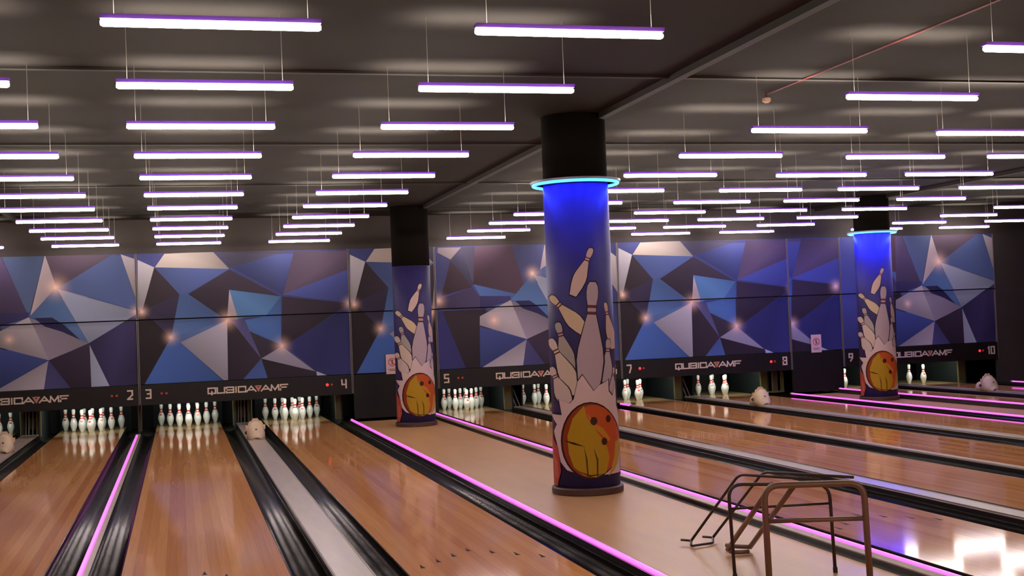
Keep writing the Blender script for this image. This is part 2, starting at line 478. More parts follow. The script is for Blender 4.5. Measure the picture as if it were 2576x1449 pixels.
def masking_unit(x0, x1, polys, stars, lanes, label, group='mural masking units'):
    t = empty('masking_unit', away(x0, 0), label, 'masking unit', group)
    t.scale = (KM, KM, KM)
    W = x1 - x0
    mural_panel(t, 'upper_panel', polys, .012, W - .012, 1.845, 2.93, 0, '3a3c66', stars)
    mural_panel(t, 'lower_panel', polys, .012, W - .012, .775, 1.825, .03, '3a3c66', stars)
    for xx in (.0, W - .011):
        MB().box(xx, xx + .011, -.012, .05, .44, 1.82).build('side_trim', TRIM, t)
        MB().box(xx, xx + .011, -.012, .04, 1.84, 2.93).build('side_trim', TRIM, t)
    if lanes:
        f = MB().box(.012, W - .012, -.01, .05, .43, .765).build('fascia', FASC, t)
        # wordmark
        cur = W / 2 - .06 - .60
        for ch in 'QUBICAEAMF':
            wd = {'I': .02, 'E': .10, 'A': .125, 'M': .125}.get(ch, .118)
            if ch == 'E':
                glyph(ch, cur - .022, .567, wd, .088, .015).build('emblem', LETTR, f, (0, -.011, 0)); cur += wd - .012
            else:
                glyph(ch, cur, .567, wd, .088, .023).build('letter', LETT, f, (0, -.011, 0))
                cur += wd + (.030 if ch != 'A' else .028)
        a, b = lanes
        for n, pos, s in ((a, .10, 1), (b, W - .18, -1)):
            if n is None: continue
            txt = str(n); x = pos - (.06 if n == 10 else 0)
            for ch in txt:
                glyph(ch, x, .545, .07 if ch != '1' else .04, .135, .026).build('numeral', LETT, f, (0, -.011, 0)); x += .115 if ch != '1' else .075
            lit = LAMP.get(n)
            px = pos + .035 + s * .21
            for j in (0, 1):
                first = (j == 0)
                on = lit and j == 0
                MB().lathe([(.0, -.004), (.026 if on else .02, -.004), (.026 if on else .02, .006), (.012, .012), (.0, .012)], 12).build('lamp', REDON if on else REDOFF, f, (px + s * .075 * (j if s > 0 else 1 - j), -.012, .61)).rotation_euler = (math.pi / 2, 0, 0)
    else:
        MB().box(.012, W - .012, 0, .05, .0, .755).build('kick_panel', FASC, t)
    return t


LAMP = {4: 1, 7: 1, 8: 1, 9: 1, 10: 1}

# mural facets: (colour, outline in metres across and up)
P2= [["96857a", [[0.46, 2.92], [1.24, 2.94], [1.5, 2.64], [0.3, 2.7]]], ["968c8c", [[0.03, 2.83], [0.29, 2.7], [0.08, 1.99], [0.01, 2.01]]], ["2d2328", [[0.29, 2.7], [0.68, 2.24], [0.08, 1.99]]], ["414b73", [[0.3, 2.7], [1.5, 2.64], [0.82, 2.24], [0.68, 2.24]]], ["322832", [[1.5, 2.63], [2.34, 2.15], [1.49, 2.29], [1.43, 1.78], [0.82, 2.24]]], ["465a82", [[0.68, 2.24], [0.82, 2.24], [1.43, 1.78], [0.53, 1.53]]], ["322a3e", [[0.08, 1.99], [0.68, 2.24], [0.52, 1.53]]], ["281e23", [[0.01, 1.99], [0.08, 1.99], [0.52, 1.53], [0.05, 0.73], [-0.03, 0.72]]], ["968c96", [[1.44, 1.78], [0.67, 1.44], [1.42, 0.71]]], ["50648c", [[0.52, 1.53], [1.44, 1.78], [0.67, 1.44]]], ["3c558c", [[0.52, 1.53], [0.67, 1.44], [1.4, 0.71], [0.05, 0.73]]], ["a08c8c", [[1.49, 2.29], [1.62, 1.78], [1.44, 1.8]]], ["466487", [[1.49, 2.29], [2.34, 2.15], [2.07, 1.82], [1.72, 1.82], [1.62, 1.78]]], ["3c4169", [[1.55, 2.66], [2.28, 2.88], [2.58, 2.87], [2.36, 2.18]]], ["413c4b", [[1.24, 2.94], [2.28, 2.93], [2.58, 2.87], [2.28, 2.87], [1.52, 2.66]]], ["4b3c4b", [[2.59, 2.92], [3.54, 2.9], [3.53, 2.59], [2.38, 2.18]]], ["3c4173", [[2.38, 2.18], [3.53, 2.59], [3.51, 2.0]]], ["2d232d", [[2.36, 2.15], [3.51, 1.99], [2.48, 1.36], [2.33, 1.34]]], ["2d2d5a", [[3.5, 1.96], [3.46, 0.73], [3.17, 0.74], [2.88, 0.86], [2.38, 1.31]]], ["3c5582", [[1.72, 1.77], [2.07, 1.82], [2.34, 2.15], [2.32, 1.33], [1.78, 1.59]]], ["2d2630", [[1.78, 1.59], [2.31, 1.31], [1.98, 1.11]]], ["464164", [[1.49, 1.78], [1.72, 1.8], [1.98, 1.11], [1.54, 1.7]]], ["2d232d", [[1.44, 1.75], [1.54, 1.72], [1.98, 1.11], [1.63, 0.74], [1.42, 0.71]]], ["3c4b7c", [[1.98, 1.11], [2.09, 0.72], [1.63, 0.72]]], ["968c9b", [[2.33, 1.3], [2.88, 0.85], [1.98, 1.11]]], ["2d232d", [[1.98, 1.11], [2.88, 0.85], [2.9, 0.73], [2.09, 0.72]]], ["9691a0", [[2.9, 0.85], [3.17, 0.73], [2.91, 0.73]]]]
P1R= [["4b3c55", [[1.3, 2.94], [1.44, 2.94], [1.82, 2.02], [1.28, 2.03]]], ["4b5573", [[1.45, 2.95], [2.1, 2.94], [1.86, 2.04], [1.81, 2.03]]], ["9b8787", [[2.11, 2.95], [2.27, 2.42], [1.86, 1.97]]], ["463741", [[2.11, 2.95], [3.02, 2.93], [3.15, 2.87], [2.28, 2.4]]], ["414b6e", [[3.16, 2.93], [3.29, 2.9], [3.56, 1.98], [2.28, 2.4]]], ["8c7d7d", [[3.28, 2.93], [3.54, 2.83], [3.8, 2.71], [3.56, 1.98]]], ["7d7d8c", [[2.28, 2.39], [3.56, 1.97], [2.74, 1.49]]], ["465a7d", [[2.26, 2.4], [2.74, 1.49], [1.85, 1.96]]], ["322d50", [[1.28, 2.04], [1.84, 2.02], [1.84, 1.94], [1.27, 1.78]]], ["968789", [[1.27, 1.68], [1.84, 1.95], [2.12, 1.24], [1.26, 1.52]]], ["7d6e7a", [[1.85, 1.94], [2.74, 1.49], [2.12, 1.24]]], ["2c2850", [[2.07, 1.79], [2.34, 1.69], [2.61, 1.55], [2.37, 1.8], [2.19, 1.93], [1.92, 1.93]]], ["373f70", [[1.26, 1.5], [2.12, 1.24], [1.24, 0.76]]], ["9b8c91", [[1.24, 0.75], [2.11, 1.23], [2.02, 0.72]]], ["464169", [[2.12, 1.24], [2.48, 0.74], [2.02, 0.72]]], ["322637", [[2.12, 1.24], [2.75, 1.49], [2.76, 0.73], [2.47, 0.73]]], ["8c8c9b", [[2.75, 1.48], [3.06, 0.74], [2.77, 0.72]]], ["322a4b", [[2.74, 1.49], [3.56, 1.95], [3.47, 0.74], [3.06, 0.73]]]]
P1L= [["6e5f5f", [[0.07, 2.91], [0.49, 2.91], [0.29, 2.7], [0.06, 2.83]]], ["413c4b", [[0.49, 2.91], [0.74, 2.92], [0.68, 2.26]]], ["372830", [[0.29, 2.7], [0.67, 2.2], [0.1, 2.06]]], ["3c3c5f", [[0.04, 2.83], [0.29, 2.7], [0.09, 2.06], [0.01, 2.01]]], ["413c50", [[0.3, 2.7], [0.49, 2.91], [0.68, 2.26], [0.66, 2.19]]], ["46323c", [[0.74, 2.92], [1.42, 2.92], [1.68, 2.0], [0.68, 2.25]]], ["3c3c5a", [[1.42, 2.92], [2.04, 2.92], [1.81, 1.97], [1.67, 2.01]]], ["827073", [[2.03, 2.92], [2.43, 2.9], [2.02, 1.27], [1.81, 1.97]]], ["415580", [[0.69, 2.25], [1.81, 1.97], [0.91, 1.83]]], ["3c324b", [[0.05, 2.0], [0.67, 2.2], [0.91, 1.84], [0.89, 1.78], [0.03, 1.84]]], ["32305f", [[0.01, 1.84], [0.11, 1.8], [0.5, 0.78], [-0.04, 0.75]]], ["2d232a", [[0.11, 1.8], [0.89, 1.8], [1.05, 1.59], [0.81, 0.77], [0.5, 0.77]]], ["555a7d", [[0.91, 1.83], [1.81, 1.97], [1.07, 1.59]]], ["8c7d8c", [[1.07, 1.59], [1.81, 1.96], [2.03, 1.26]]], ["3c508c", [[1.06, 1.57], [2.03, 1.25], [1.33, 0.77], [0.8, 0.76]]], ["8c828c", [[2.03, 1.24], [2.35, 1.2], [2.33, 0.75], [1.32, 0.76]]]]

# column print: (colour, outline as angle and height)
ART = [["241f33",[[0.794,1.722],[0.772,1.708],[0.772,1.687],[0.789,1.665],[0.83,1.636],[0.844,1.606],[0.82,1.548],[0.797,1.482],[0.806,1.439],[0.875,1.375],[0.962,1.324],[1.024,1.29],[1.453,1.293],[1.52,1.328],[1.462,1.382],[1.525,1.448],[1.385,1.491],[1.136,1.555],[0.999,1.609],[0.97,1.639],[0.975,1.67],[0.964,1.692],[0.932,1.713],[0.887,1.725]]],["d2b4aa",[[0.805,1.716],[0.786,1.703],[0.788,1.682],[0.804,1.661],[0.842,1.632],[0.857,1.603],[0.84,1.548],[0.825,1.484],[0.836,1.442],[0.902,1.379],[0.983,1.33],[1.041,1.297],[1.435,1.299],[1.451,1.333],[1.44,1.385],[1.452,1.449],[1.29,1.491],[1.106,1.553],[0.989,1.606],[0.961,1.635],[0.963,1.665],[0.952,1.686],[0.923,1.706],[0.884,1.718]]],["6e2d38",[[0.835,1.636],[0.842,1.626],[0.971,1.629],[0.963,1.639]]],["6e2d38",[[0.85,1.613],[0.857,1.603],[0.989,1.606],[0.98,1.617]]],["241f33",[[1.102,1.136],[1.051,1.128],[1.021,1.114],[1.014,1.099],[1.023,1.077],[1.0,1.057],[0.906,1.02],[0.816,0.978],[0.781,0.949],[0.777,0.904],[0.794,0.867],[0.802,0.843],[1.023,0.834],[1.079,0.857],[1.186,0.89],[1.308,0.932],[1.317,0.962],[1.245,1.01],[1.187,1.051],[1.206,1.072],[1.283,1.091],[1.321,1.106],[1.314,1.121],[1.254,1.132]]],["c8b4b9",[[1.106,1.129],[1.062,1.122],[1.035,1.108],[1.027,1.093],[1.032,1.073],[1.01,1.053],[0.927,1.018],[0.845,0.978],[0.813,0.95],[0.806,0.907],[0.817,0.872],[0.823,0.848],[1.007,0.841],[1.054,0.863],[1.141,0.895],[1.233,0.936],[1.245,0.965],[1.203,1.01],[1.165,1.049],[1.182,1.069],[1.244,1.087],[1.274,1.101],[1.272,1.116],[1.23,1.126]]],["6e2d38",[[1.03,1.076],[1.024,1.069],[1.184,1.064],[1.192,1.071]]],["6e2d38",[[1.017,1.06],[1.01,1.053],[1.165,1.049],[1.173,1.056]]],["241f33",[[0.856,1.394],[0.808,1.382],[0.781,1.361],[0.777,1.339],[0.792,1.308],[0.773,1.278],[0.68,1.223],[0.586,1.16],[0.552,1.117],[0.556,1.052],[0.584,0.998],[0.6,0.963],[0.858,0.955],[0.914,0.988],[1.015,1.038],[1.109,1.102],[1.103,1.147],[1.026,1.215],[0.961,1.273],[0.971,1.304],[1.027,1.334],[1.049,1.355],[1.038,1.378],[0.991,1.392]]],["beafb9",[[0.86,1.388],[0.817,1.376],[0.792,1.355],[0.788,1.334],[0.8,1.304],[0.782,1.275],[0.696,1.221],[0.61,1.16],[0.577,1.118],[0.579,1.055],[0.603,1.003],[0.616,0.969],[0.844,0.962],[0.894,0.994],[0.982,1.043],[1.063,1.105],[1.06,1.148],[1.0,1.214],[0.948,1.271],[0.957,1.3],[1.007,1.329],[1.027,1.35],[1.019,1.372],[0.979,1.385]]],["6e2d38",[[0.797,1.308],[0.792,1.298],[0.96,1.294],[0.966,1.304]]],["6e2d38",[[0.786,1.285],[0.782,1.275],[0.948,1.271],[0.953,1.281]]],["241f33",[[-0.879,1.56],[-0.926,1.543],[-0.923,1.517],[-0.882,1.492],[-0.799,1.46],[-0.769,1.425],[-0.805,1.356],[-0.84,1.276],[-0.818,1.225],[-0.692,1.155],[-0.565,1.101],[-0.491,1.065],[-0.202,1.085],[-0.198,1.126],[-0.186,1.189],[-0.208,1.265],[-0.27,1.312],[-0.413,1.379],[-0.551,1.438],[-0.589,1.472],[-0.587,1.508],[-0.602,1.533],[-0.647,1.556],[-0.713,1.568]]],["b4aaa5",[[-0.854,1.55],[-0.892,1.534],[-0.887,1.509],[-0.851,1.486],[-0.777,1.455],[-0.748,1.421],[-0.773,1.355],[-0.794,1.28],[-0.771,1.231],[-0.659,1.163],[-0.547,1.111],[-0.48,1.076],[-0.228,1.094],[-0.227,1.133],[-0.221,1.193],[-0.246,1.265],[-0.303,1.311],[-0.434,1.376],[-0.56,1.432],[-0.596,1.465],[-0.597,1.499],[-0.613,1.523],[-0.654,1.546],[-0.713,1.557]]],["6e2d38",[[-0.789,1.459],[-0.776,1.447],[-0.584,1.458],[-0.594,1.47]]],["6e2d38",[[-0.761,1.433],[-0.748,1.421],[-0.56,1.432],[-0.571,1.444]]],["241f33",[[-1.259,1.793],[-1.247,1.774],[-1.125,1.751],[-0.997,1.733],[-0.83,1.712],[-0.725,1.684],[-0.611,1.621],[-0.486,1.549],[-0.383,1.508],[-0.184,1.459],[-0.01,1.426],[0.102,1.403],[0.308,1.457],[0.243,1.494],[0.152,1.549],[0.013,1.612],[-0.114,1.644],[-0.344,1.684],[-0.565,1.718],[-0.666,1.743],[-0.74,1.775],[-0.813,1.795],[-0.921,1.811],[-1.039,1.815]]],["dcc3a5",[[-1.169,1.786],[-1.152,1.768],[-1.054,1.747],[-0.945,1.73],[-0.797,1.709],[-0.699,1.683],[-0.586,1.624],[-0.461,1.556],[-0.362,1.517],[-0.176,1.47],[-0.013,1.437],[0.093,1.415],[0.27,1.462],[0.206,1.496],[0.115,1.548],[-0.02,1.607],[-0.14,1.639],[-0.356,1.678],[-0.562,1.712],[-0.658,1.736],[-0.732,1.766],[-0.801,1.786],[-0.901,1.801],[-1.003,1.805]]],["6e2d38",[[-0.818,1.712],[-0.78,1.703],[-0.633,1.732],[-0.667,1.741]]],["6e2d38",[[-0.735,1.692],[-0.699,1.683],[-0.562,1.712],[-0.594,1.721]]],["241f33",[[-1.439,1.406],[-1.438,1.385],[-1.48,1.356],[-1.307,1.332],[-1.072,1.301],[-0.978,1.265],[-0.937,1.188],[-0.883,1.1],[-0.803,1.046],[-0.607,0.976],[-0.437,0.923],[-0.335,0.887],[-0.055,0.925],[-0.081,0.97],[-0.113,1.039],[-0.191,1.12],[-0.291,1.168],[-0.5,1.234],[-0.711,1.29],[-0.792,1.324],[-0.827,1.364],[-0.877,1.391],[-0.97,1.414],[-1.099,1.424]]],["dcc8b9",[[-1.468,1.398],[-1.498,1.377],[-1.401,1.351],[-1.221,1.327],[-1.033,1.297],[-0.947,1.262],[-0.899,1.189],[-0.839,1.105],[-0.763,1.054],[-0.584,0.985],[-0.427,0.934],[-0.332,0.899],[-0.086,0.932],[-0.113,0.975],[-0.149,1.041],[-0.228,1.119],[-0.323,1.165],[-0.519,1.229],[-0.716,1.284],[-0.794,1.317],[-0.832,1.355],[-0.88,1.381],[-0.968,1.403],[-1.083,1.413]]],["6e2d38",[[-1.059,1.301],[-1.021,1.289],[-0.771,1.311],[-0.797,1.323]]],["6e2d38",[[-0.98,1.274],[-0.947,1.262],[-0.716,1.284],[-0.741,1.296]]],["241f33",[[-1.471,1.148],[-1.455,1.132],[-1.49,1.11],[-1.469,1.091],[-1.213,1.071],[-1.129,1.044],[-1.139,0.985],[-1.136,0.917],[-1.067,0.877],[-0.867,0.826],[-0.701,0.789],[-0.608,0.763],[-0.317,0.798],[-0.326,0.832],[-0.334,0.884],[-0.381,0.945],[-0.46,0.981],[-0.64,1.028],[-0.827,1.067],[-0.892,1.093],[-0.906,1.123],[-0.941,1.143],[-1.019,1.16],[-1.137,1.166]]],["d7c3be",[[-1.443,1.14],[-1.448,1.124],[-1.468,1.104],[-1.375,1.087],[-1.162,1.067],[-1.09,1.041],[-1.085,0.986],[-1.069,0.923],[-1.007,0.885],[-0.835,0.836],[-0.687,0.8],[-0.603,0.775],[-0.349,0.805],[-0.36,0.837],[-0.372,0.887],[-0.421,0.944],[-0.496,0.978],[-0.662,1.023],[-0.834,1.062],[-0.895,1.086],[-0.913,1.114],[-0.947,1.133],[-1.019,1.149],[-1.122,1.155]]],["6e2d38",[[-1.189,1.07],[-1.155,1.061],[-0.876,1.081],[-0.896,1.09]]],["6e2d38",[[-1.118,1.05],[-1.09,1.041],[-0.834,1.062],[-0.853,1.071]]],["241f33",[[0.374,2.223],[0.32,2.214],[0.272,2.194],[0.244,2.171],[0.223,2.138],[0.173,2.108],[0.03,2.059],[-0.129,2.002],[-0.211,1.962],[-0.28,1.893],[-0.312,1.835],[-0.336,1.796],[-0.109,1.767],[-0.031,1.798],[0.09,1.844],[0.214,1.906],[0.26,1.952],[0.292,2.025],[0.315,2.09],[0.357,2.121],[0.43,2.149],[0.47,2.17],[0.491,2.194],[0.476,2.211]]],["dcbeb4",[[0.367,2.212],[0.318,2.203],[0.274,2.184],[0.247,2.162],[0.224,2.131],[0.177,2.102],[0.047,2.055],[-0.098,2.0],[-0.174,1.96],[-0.243,1.895],[-0.277,1.84],[-0.303,1.804],[-0.112,1.779],[-0.04,1.809],[0.071,1.853],[0.186,1.913],[0.231,1.956],[0.268,2.026],[0.297,2.087],[0.338,2.117],[0.404,2.143],[0.442,2.164],[0.462,2.186],[0.452,2.203]]],["6e2d38",[[0.226,2.135],[0.211,2.125],[0.332,2.11],[0.348,2.12]]],["6e2d38",[[0.192,2.112],[0.177,2.102],[0.297,2.087],[0.313,2.097]]],["241f33",[[0.304,1.919],[0.228,1.887],[0.185,1.833],[0.181,1.777],[0.21,1.699],[0.182,1.622],[0.024,1.481],[-0.147,1.319],[-0.212,1.209],[-0.195,1.043],[-0.133,0.909],[-0.097,0.82],[0.36,0.81],[0.445,0.896],[0.591,1.025],[0.714,1.189],[0.699,1.3],[0.584,1.47],[0.481,1.616],[0.492,1.694],[0.569,1.77],[0.596,1.825],[0.578,1.881],[0.51,1.916]]],["beaab4",[[0.311,1.906],[0.241,1.875],[0.201,1.822],[0.197,1.767],[0.221,1.691],[0.194,1.616],[0.049,1.478],[-0.108,1.319],[-0.169,1.212],[-0.157,1.05],[-0.103,0.919],[-0.072,0.833],[0.34,0.823],[0.417,0.907],[0.549,1.034],[0.66,1.194],[0.65,1.303],[0.552,1.468],[0.464,1.61],[0.475,1.686],[0.546,1.761],[0.571,1.815],[0.556,1.87],[0.496,1.903]]],["6e2d38",[[0.215,1.702],[0.209,1.675],[0.481,1.67],[0.488,1.697]]],["6e2d38",[[0.201,1.643],[0.194,1.616],[0.464,1.61],[0.472,1.637]]],["241f33",[[-1.486,0.724],[-0.775,0.72],[-0.877,0.867],[-0.459,0.831],[-0.32,0.868],[-0.178,1.031],[-0.024,1.09],[0.298,0.938],[0.487,0.989],[0.703,1.013],[0.854,1.037],[0.853,0.927],[1.034,0.879],[1.308,1.018],[1.327,0.784],[1.521,0.691],[1.463,0.159],[0.006,0.159],[-0.645,0.212],[-0.911,0.284],[-1.09,0.456],[-1.304,0.561],[-1.038,0.633]]],["e1c8c8",[[-1.386,0.727],[-0.742,0.722],[-0.836,0.863],[-0.442,0.828],[-0.309,0.864],[-0.171,1.021],[-0.023,1.078],[0.288,0.931],[0.469,0.981],[0.675,1.004],[0.816,1.027],[0.815,0.921],[0.978,0.875],[1.196,1.009],[1.209,0.785],[1.437,0.693],[1.348,0.182],[0.006,0.179],[-0.619,0.23],[-0.867,0.3],[-1.025,0.467],[-1.191,0.57],[-0.981,0.638]]],["3a1c1e",[[1.452,0.457],[1.381,0.381],[1.122,0.316],[0.901,0.258],[0.689,0.21],[0.484,0.175],[0.282,0.154],[0.086,0.149],[-0.105,0.159],[-0.288,0.185],[-0.458,0.225],[-0.61,0.279],[-0.733,0.342],[-0.81,0.415],[-0.827,0.492],[-0.779,0.57],[-0.678,0.644],[-0.54,0.711],[-0.377,0.765],[-0.2,0.806],[-0.013,0.83],[0.181,0.836],[0.381,0.824],[0.584,0.795],[0.793,0.749],[1.008,0.688],[1.24,0.615],[1.461,0.535]]],["96401e",[[1.33,0.461],[1.215,0.39],[1.041,0.325],[0.853,0.269],[0.661,0.222],[0.47,0.188],[0.28,0.169],[0.095,0.163],[-0.085,0.173],[-0.257,0.198],[-0.415,0.237],[-0.554,0.288],[-0.664,0.35],[-0.731,0.419],[-0.746,0.493],[-0.704,0.567],[-0.614,0.638],[-0.489,0.701],[-0.339,0.754],[-0.173,0.792],[0.003,0.815],[0.186,0.821],[0.374,0.81],[0.565,0.782],[0.757,0.738],[0.948,0.68],[1.131,0.612],[1.286,0.537]]],["c85a28",[[1.412,0.458],[1.269,0.39],[1.089,0.328],[0.903,0.273],[0.719,0.229],[0.537,0.196],[0.359,0.177],[0.187,0.172],[0.024,0.183],[-0.129,0.208],[-0.267,0.246],[-0.383,0.296],[-0.471,0.356],[-0.523,0.424],[-0.534,0.495],[-0.501,0.566],[-0.429,0.634],[-0.325,0.695],[-0.196,0.745],[-0.05,0.782],[0.109,0.804],[0.278,0.809],[0.453,0.798],[0.634,0.771],[0.817,0.728],[1.003,0.672],[1.187,0.606],[1.357,0.532]]],["be9620",[[-0.012,0.805],[0.051,0.703],[0.222,0.617],[0.431,0.529],[0.646,0.439],[0.737,0.331],[0.587,0.199],[0.25,0.163],[-0.097,0.184],[-0.389,0.26],[-0.536,0.379],[-0.56,0.537],[-0.363,0.695]]],["c88c28",[[0.055,0.735],[0.284,0.647],[0.544,0.594],[0.8,0.498],[0.725,0.469],[0.457,0.549],[0.207,0.617]]],["c8a03c",[[1.03,0.46],[1.47,0.499],[1.22,0.304],[0.925,0.209],[0.669,0.165],[0.8,0.245],[0.944,0.335]]],["46231e",[[0.367,0.663],[0.349,0.644],[0.307,0.631],[0.252,0.627],[0.199,0.633],[0.162,0.647],[0.15,0.666],[0.167,0.685],[0.208,0.698],[0.262,0.702],[0.316,0.696],[0.355,0.682]]],["46231e",[[0.847,0.673],[0.83,0.656],[0.789,0.645],[0.739,0.642],[0.693,0.647],[0.662,0.66],[0.653,0.677],[0.668,0.694],[0.704,0.706],[0.752,0.709],[0.801,0.703],[0.837,0.69]]],["46231e",[[0.671,0.474],[0.653,0.458],[0.613,0.447],[0.561,0.444],[0.513,0.449],[0.48,0.462],[0.47,0.479],[0.485,0.496],[0.522,0.507],[0.572,0.511],[0.623,0.505],[0.659,0.492]]],["3c2818",[[-0.707,0.498],[-0.342,0.479],[-0.014,0.439],[-0.382,0.462]]],["5a4318",[[-0.062,0.442],[0.026,0.326],[0.041,0.179],[-0.001,0.179],[-0.022,0.326]]],["5a4318",[[0.216,0.428],[0.346,0.32],[0.325,0.174],[0.281,0.175],[0.293,0.311]]],["3c2818",[[-0.304,0.231],[0.077,0.187],[0.52,0.19],[0.075,0.172]]],["b9503c",[[-1.409,0.543],[-0.956,0.426],[-0.863,0.216],[-1.076,0.078],[-1.454,0.09]]],["d26e46",[[-1.276,0.375],[-1.015,0.297],[-0.999,0.148],[-1.186,0.164]]]]
P1 = sh(P1L, .48) + P1R
ST1 = [(2.26, 2.41, .28), (3.50, 1.98, .16), (1.53, 1.60, .16)]
ST2 = [(.07, 1.97, .16), (.52, 1.53, .18), (1.44, 1.78, .24), (2.33, 1.31, .22), (3.50, 1.99, .18)]
masking_unit(-4.28, -.775, P1, ST1, (1, 2), 'black masking unit with blue mural above numbers one and two, at the left edge')
masking_unit(-.765, 2.735, P2, ST2, (3, 4), 'black masking unit with blue faceted mural, above numbers three and four')
masking_unit(2.745, 4.245, P2, ST2[:3], None, 'narrow blue faceted mural panel over a black kick board, behind the left column')
masking_unit(4.255, 7.655, P1L + sh(P1R[4:], -.48) + [('8c7d7d', [(3.10, 2.90), (3.41, 2.66), (3.41, 1.98), (3.15, 2.4)])], [(1.05, 1.60, .2), (.05, 1.98, .2), (1.78, 2.41, .2)], (5, 6), 'black masking unit with blue faceted mural, half hidden by the big column')
masking_unit(7.665, 11.085, P2, ST2, (7, 8), 'black masking unit with blue faceted mural, above numbers seven and eight')
masking_unit(11.095, 12.195, sh(P2, -2.28), [(.06, 1.31, .2), (1.0, 1.99, .2)], None, 'narrow blue lit mural panel over a black kick board, left of the far column')
masking_unit(12.205, 15.64, sh(P1, -.07), [(2.18, 2.40, .28), (1.46, 1.60, .16)], (9, 10), 'black masking unit with blue mural above numbers nine and ten, far right')
# a unit further left, outside the frame but seen by a camera stepping aside
# ---------------------------------------------------------------- signs
for x, y, lab in ((3.44, YM - .004, 'white paper sign with a red no entry symbol left of the left column'), (11.62, YM - .004, 'white paper sign with a faint red symbol on the blue lit panel')):
    t = empty('sign', away(x, .74), lab, 'sign', 'paper no entry signs')
    t.location.y -= .004
    MB().box(-.105, .105, -.004, 0, 0, .33).build('paper', PAPER, t)
    c = (0, -.006, .2)
    MB().tube([(c[0] + .062 * math.cos(a), c[1], c[2] + .062 * math.sin(a)) for a in [2 * math.pi * k / 24 for k in range(24)]], .007, 6, True).build('symbol_ring', SIGNR, t)
    MB().tube([(-.042, -.006, .242), (.042, -.006, .158)], .006, 6).build('symbol_bar', SIGNR, t)
    MB().box(-.012, .012, -.0055, -.003, .16, .24).build('symbol_figure', SIGNK, t)
    MB().box(-.07, .07, -.005, -.003, .075, .085).build('text_line', SIGNK, t)
    MB().box(-.055, .055, -.005, -.003, .05, .06).build('text_line', SIGNK, t)

# ---------------------------------------------------------------- pin decks
pprof = [(.0258, 0), (.0285, .004), (.031, .012), (.0385, .035), (.0498, .07), (.0567, .1), (.0600, .118), (.0590, .14), (.0528, .17), (.044, .195), (.033, .22), (.0255, .24), (.0231, .258), (.0230, .27), (.0245, .29), (.0285, .315), (.0318, .338), (.0310, .355), (.025, .371), (.014, .379), (.0, .381)]
pin_me = MB().lathe(pprof[:-1], 20).me('pin_body', PINW, True)


def rad(z):
    for (r0, z0), (r1, z1) in zip(pprof, pprof[1:]):
        if z0 <= z <= z1: return r0 + (r1 - r0) * (z - z0) / (z1 - z0)


def stripe(z0, z1):
    pr = [(rad(z0) - .001, z0)] + [(rad(z0 + (z1 - z0) * k / 4) + .0007, z0 + (z1 - z0) * k / 4) for k in range(5)] + [(rad(z1) - .001, z1)]
    return MB().lathe(pr, 20).me('neck_stripe', PINR, True)


st1 = stripe(.222, .243); st2 = stripe(.262, .288)
# crest printed on the belly, facing the bowlers
def crest():
    mb = MB(); n = 5
    for i in range(n):
        a0 = -math.pi / 2 - .42 + .84 * i / n; a1 = -math.pi / 2 - .42 + .84 * (i + 1) / n
        zs = (.172, .208 if i % 2 == 0 else .196)
        q = [(a0, zs[0]), (a1, zs[0]), (a1, zs[1]), (a0, zs[1])]
        mb.add([((rad(z) + .0006) * math.cos(a), (rad(z) + .0006) * math.sin(a), z) for a, z in q] + [((rad(z) - .001) * math.cos(a), (rad(z) - .001) * math.sin(a), z) for a, z in q],
               [(0, 1, 2, 3), (7, 6, 5, 4), (0, 4, 5, 1), (1, 5, 6, 2), (2, 6, 7, 3), (3, 7, 4, 0)])
    return mb.me('crest', PINR)
crest_me = crest()
PP = {1: (0, 0, 'head pin at the front'), 2: (-.1524, .264, 'left pin of the second row'), 3: (.1524, .264, 'right pin of the second row'), 4: (-.3048, .528, 'left pin of the third row'), 5: (0, .528, 'middle pin of the third row'),
      6: (.3048, .528, 'right pin of the third row'), 7: (-.4572, .792, 'leftmost pin of the back row'), 8: (-.1524, .792, 'second pin from left of the back row'), 9: (.1524, .792, 'third pin from left of the back row'), 10: (.4572, .792, 'rightmost pin of the back row')}
RACK = {1: [10, 6, 3], 2: list(range(1, 11)), 3: list(range(1, 11)), 4: list(range(1, 11)), 5: [1, 2, 3, 4, 5, 6, 8, 9, 10], 6: [7, 4, 8, 2], 7: [4, 2, 5, 1, 3], 8: [4, 2, 5, 1, 3], 9: [1], 10: [1, 2, 4]}
for n, ps in RACK.items():
    for p in ps:
        dx, dy, where = PP[p]
        if n == 9: where = 'single pin just left of the far column'
        t = empty('bowling_pin', (LANES[n] + dx, 18.29 + dy, 0), 'white bowling pin under number %s, %s' % (NUM[n], where), 'bowling pin', 'bowling pins set under number %s' % NUM[n])
        obj('pin_body', pin_me, t); obj('neck_stripe', st1, t); obj('neck_stripe', st2, t)
        if (n * 7 + p * 3) % 5 in (0, 2, 3): obj('crest', crest_me, t).rotation_euler = (0, 0, .25 * math.sin(n + p * 2.1))

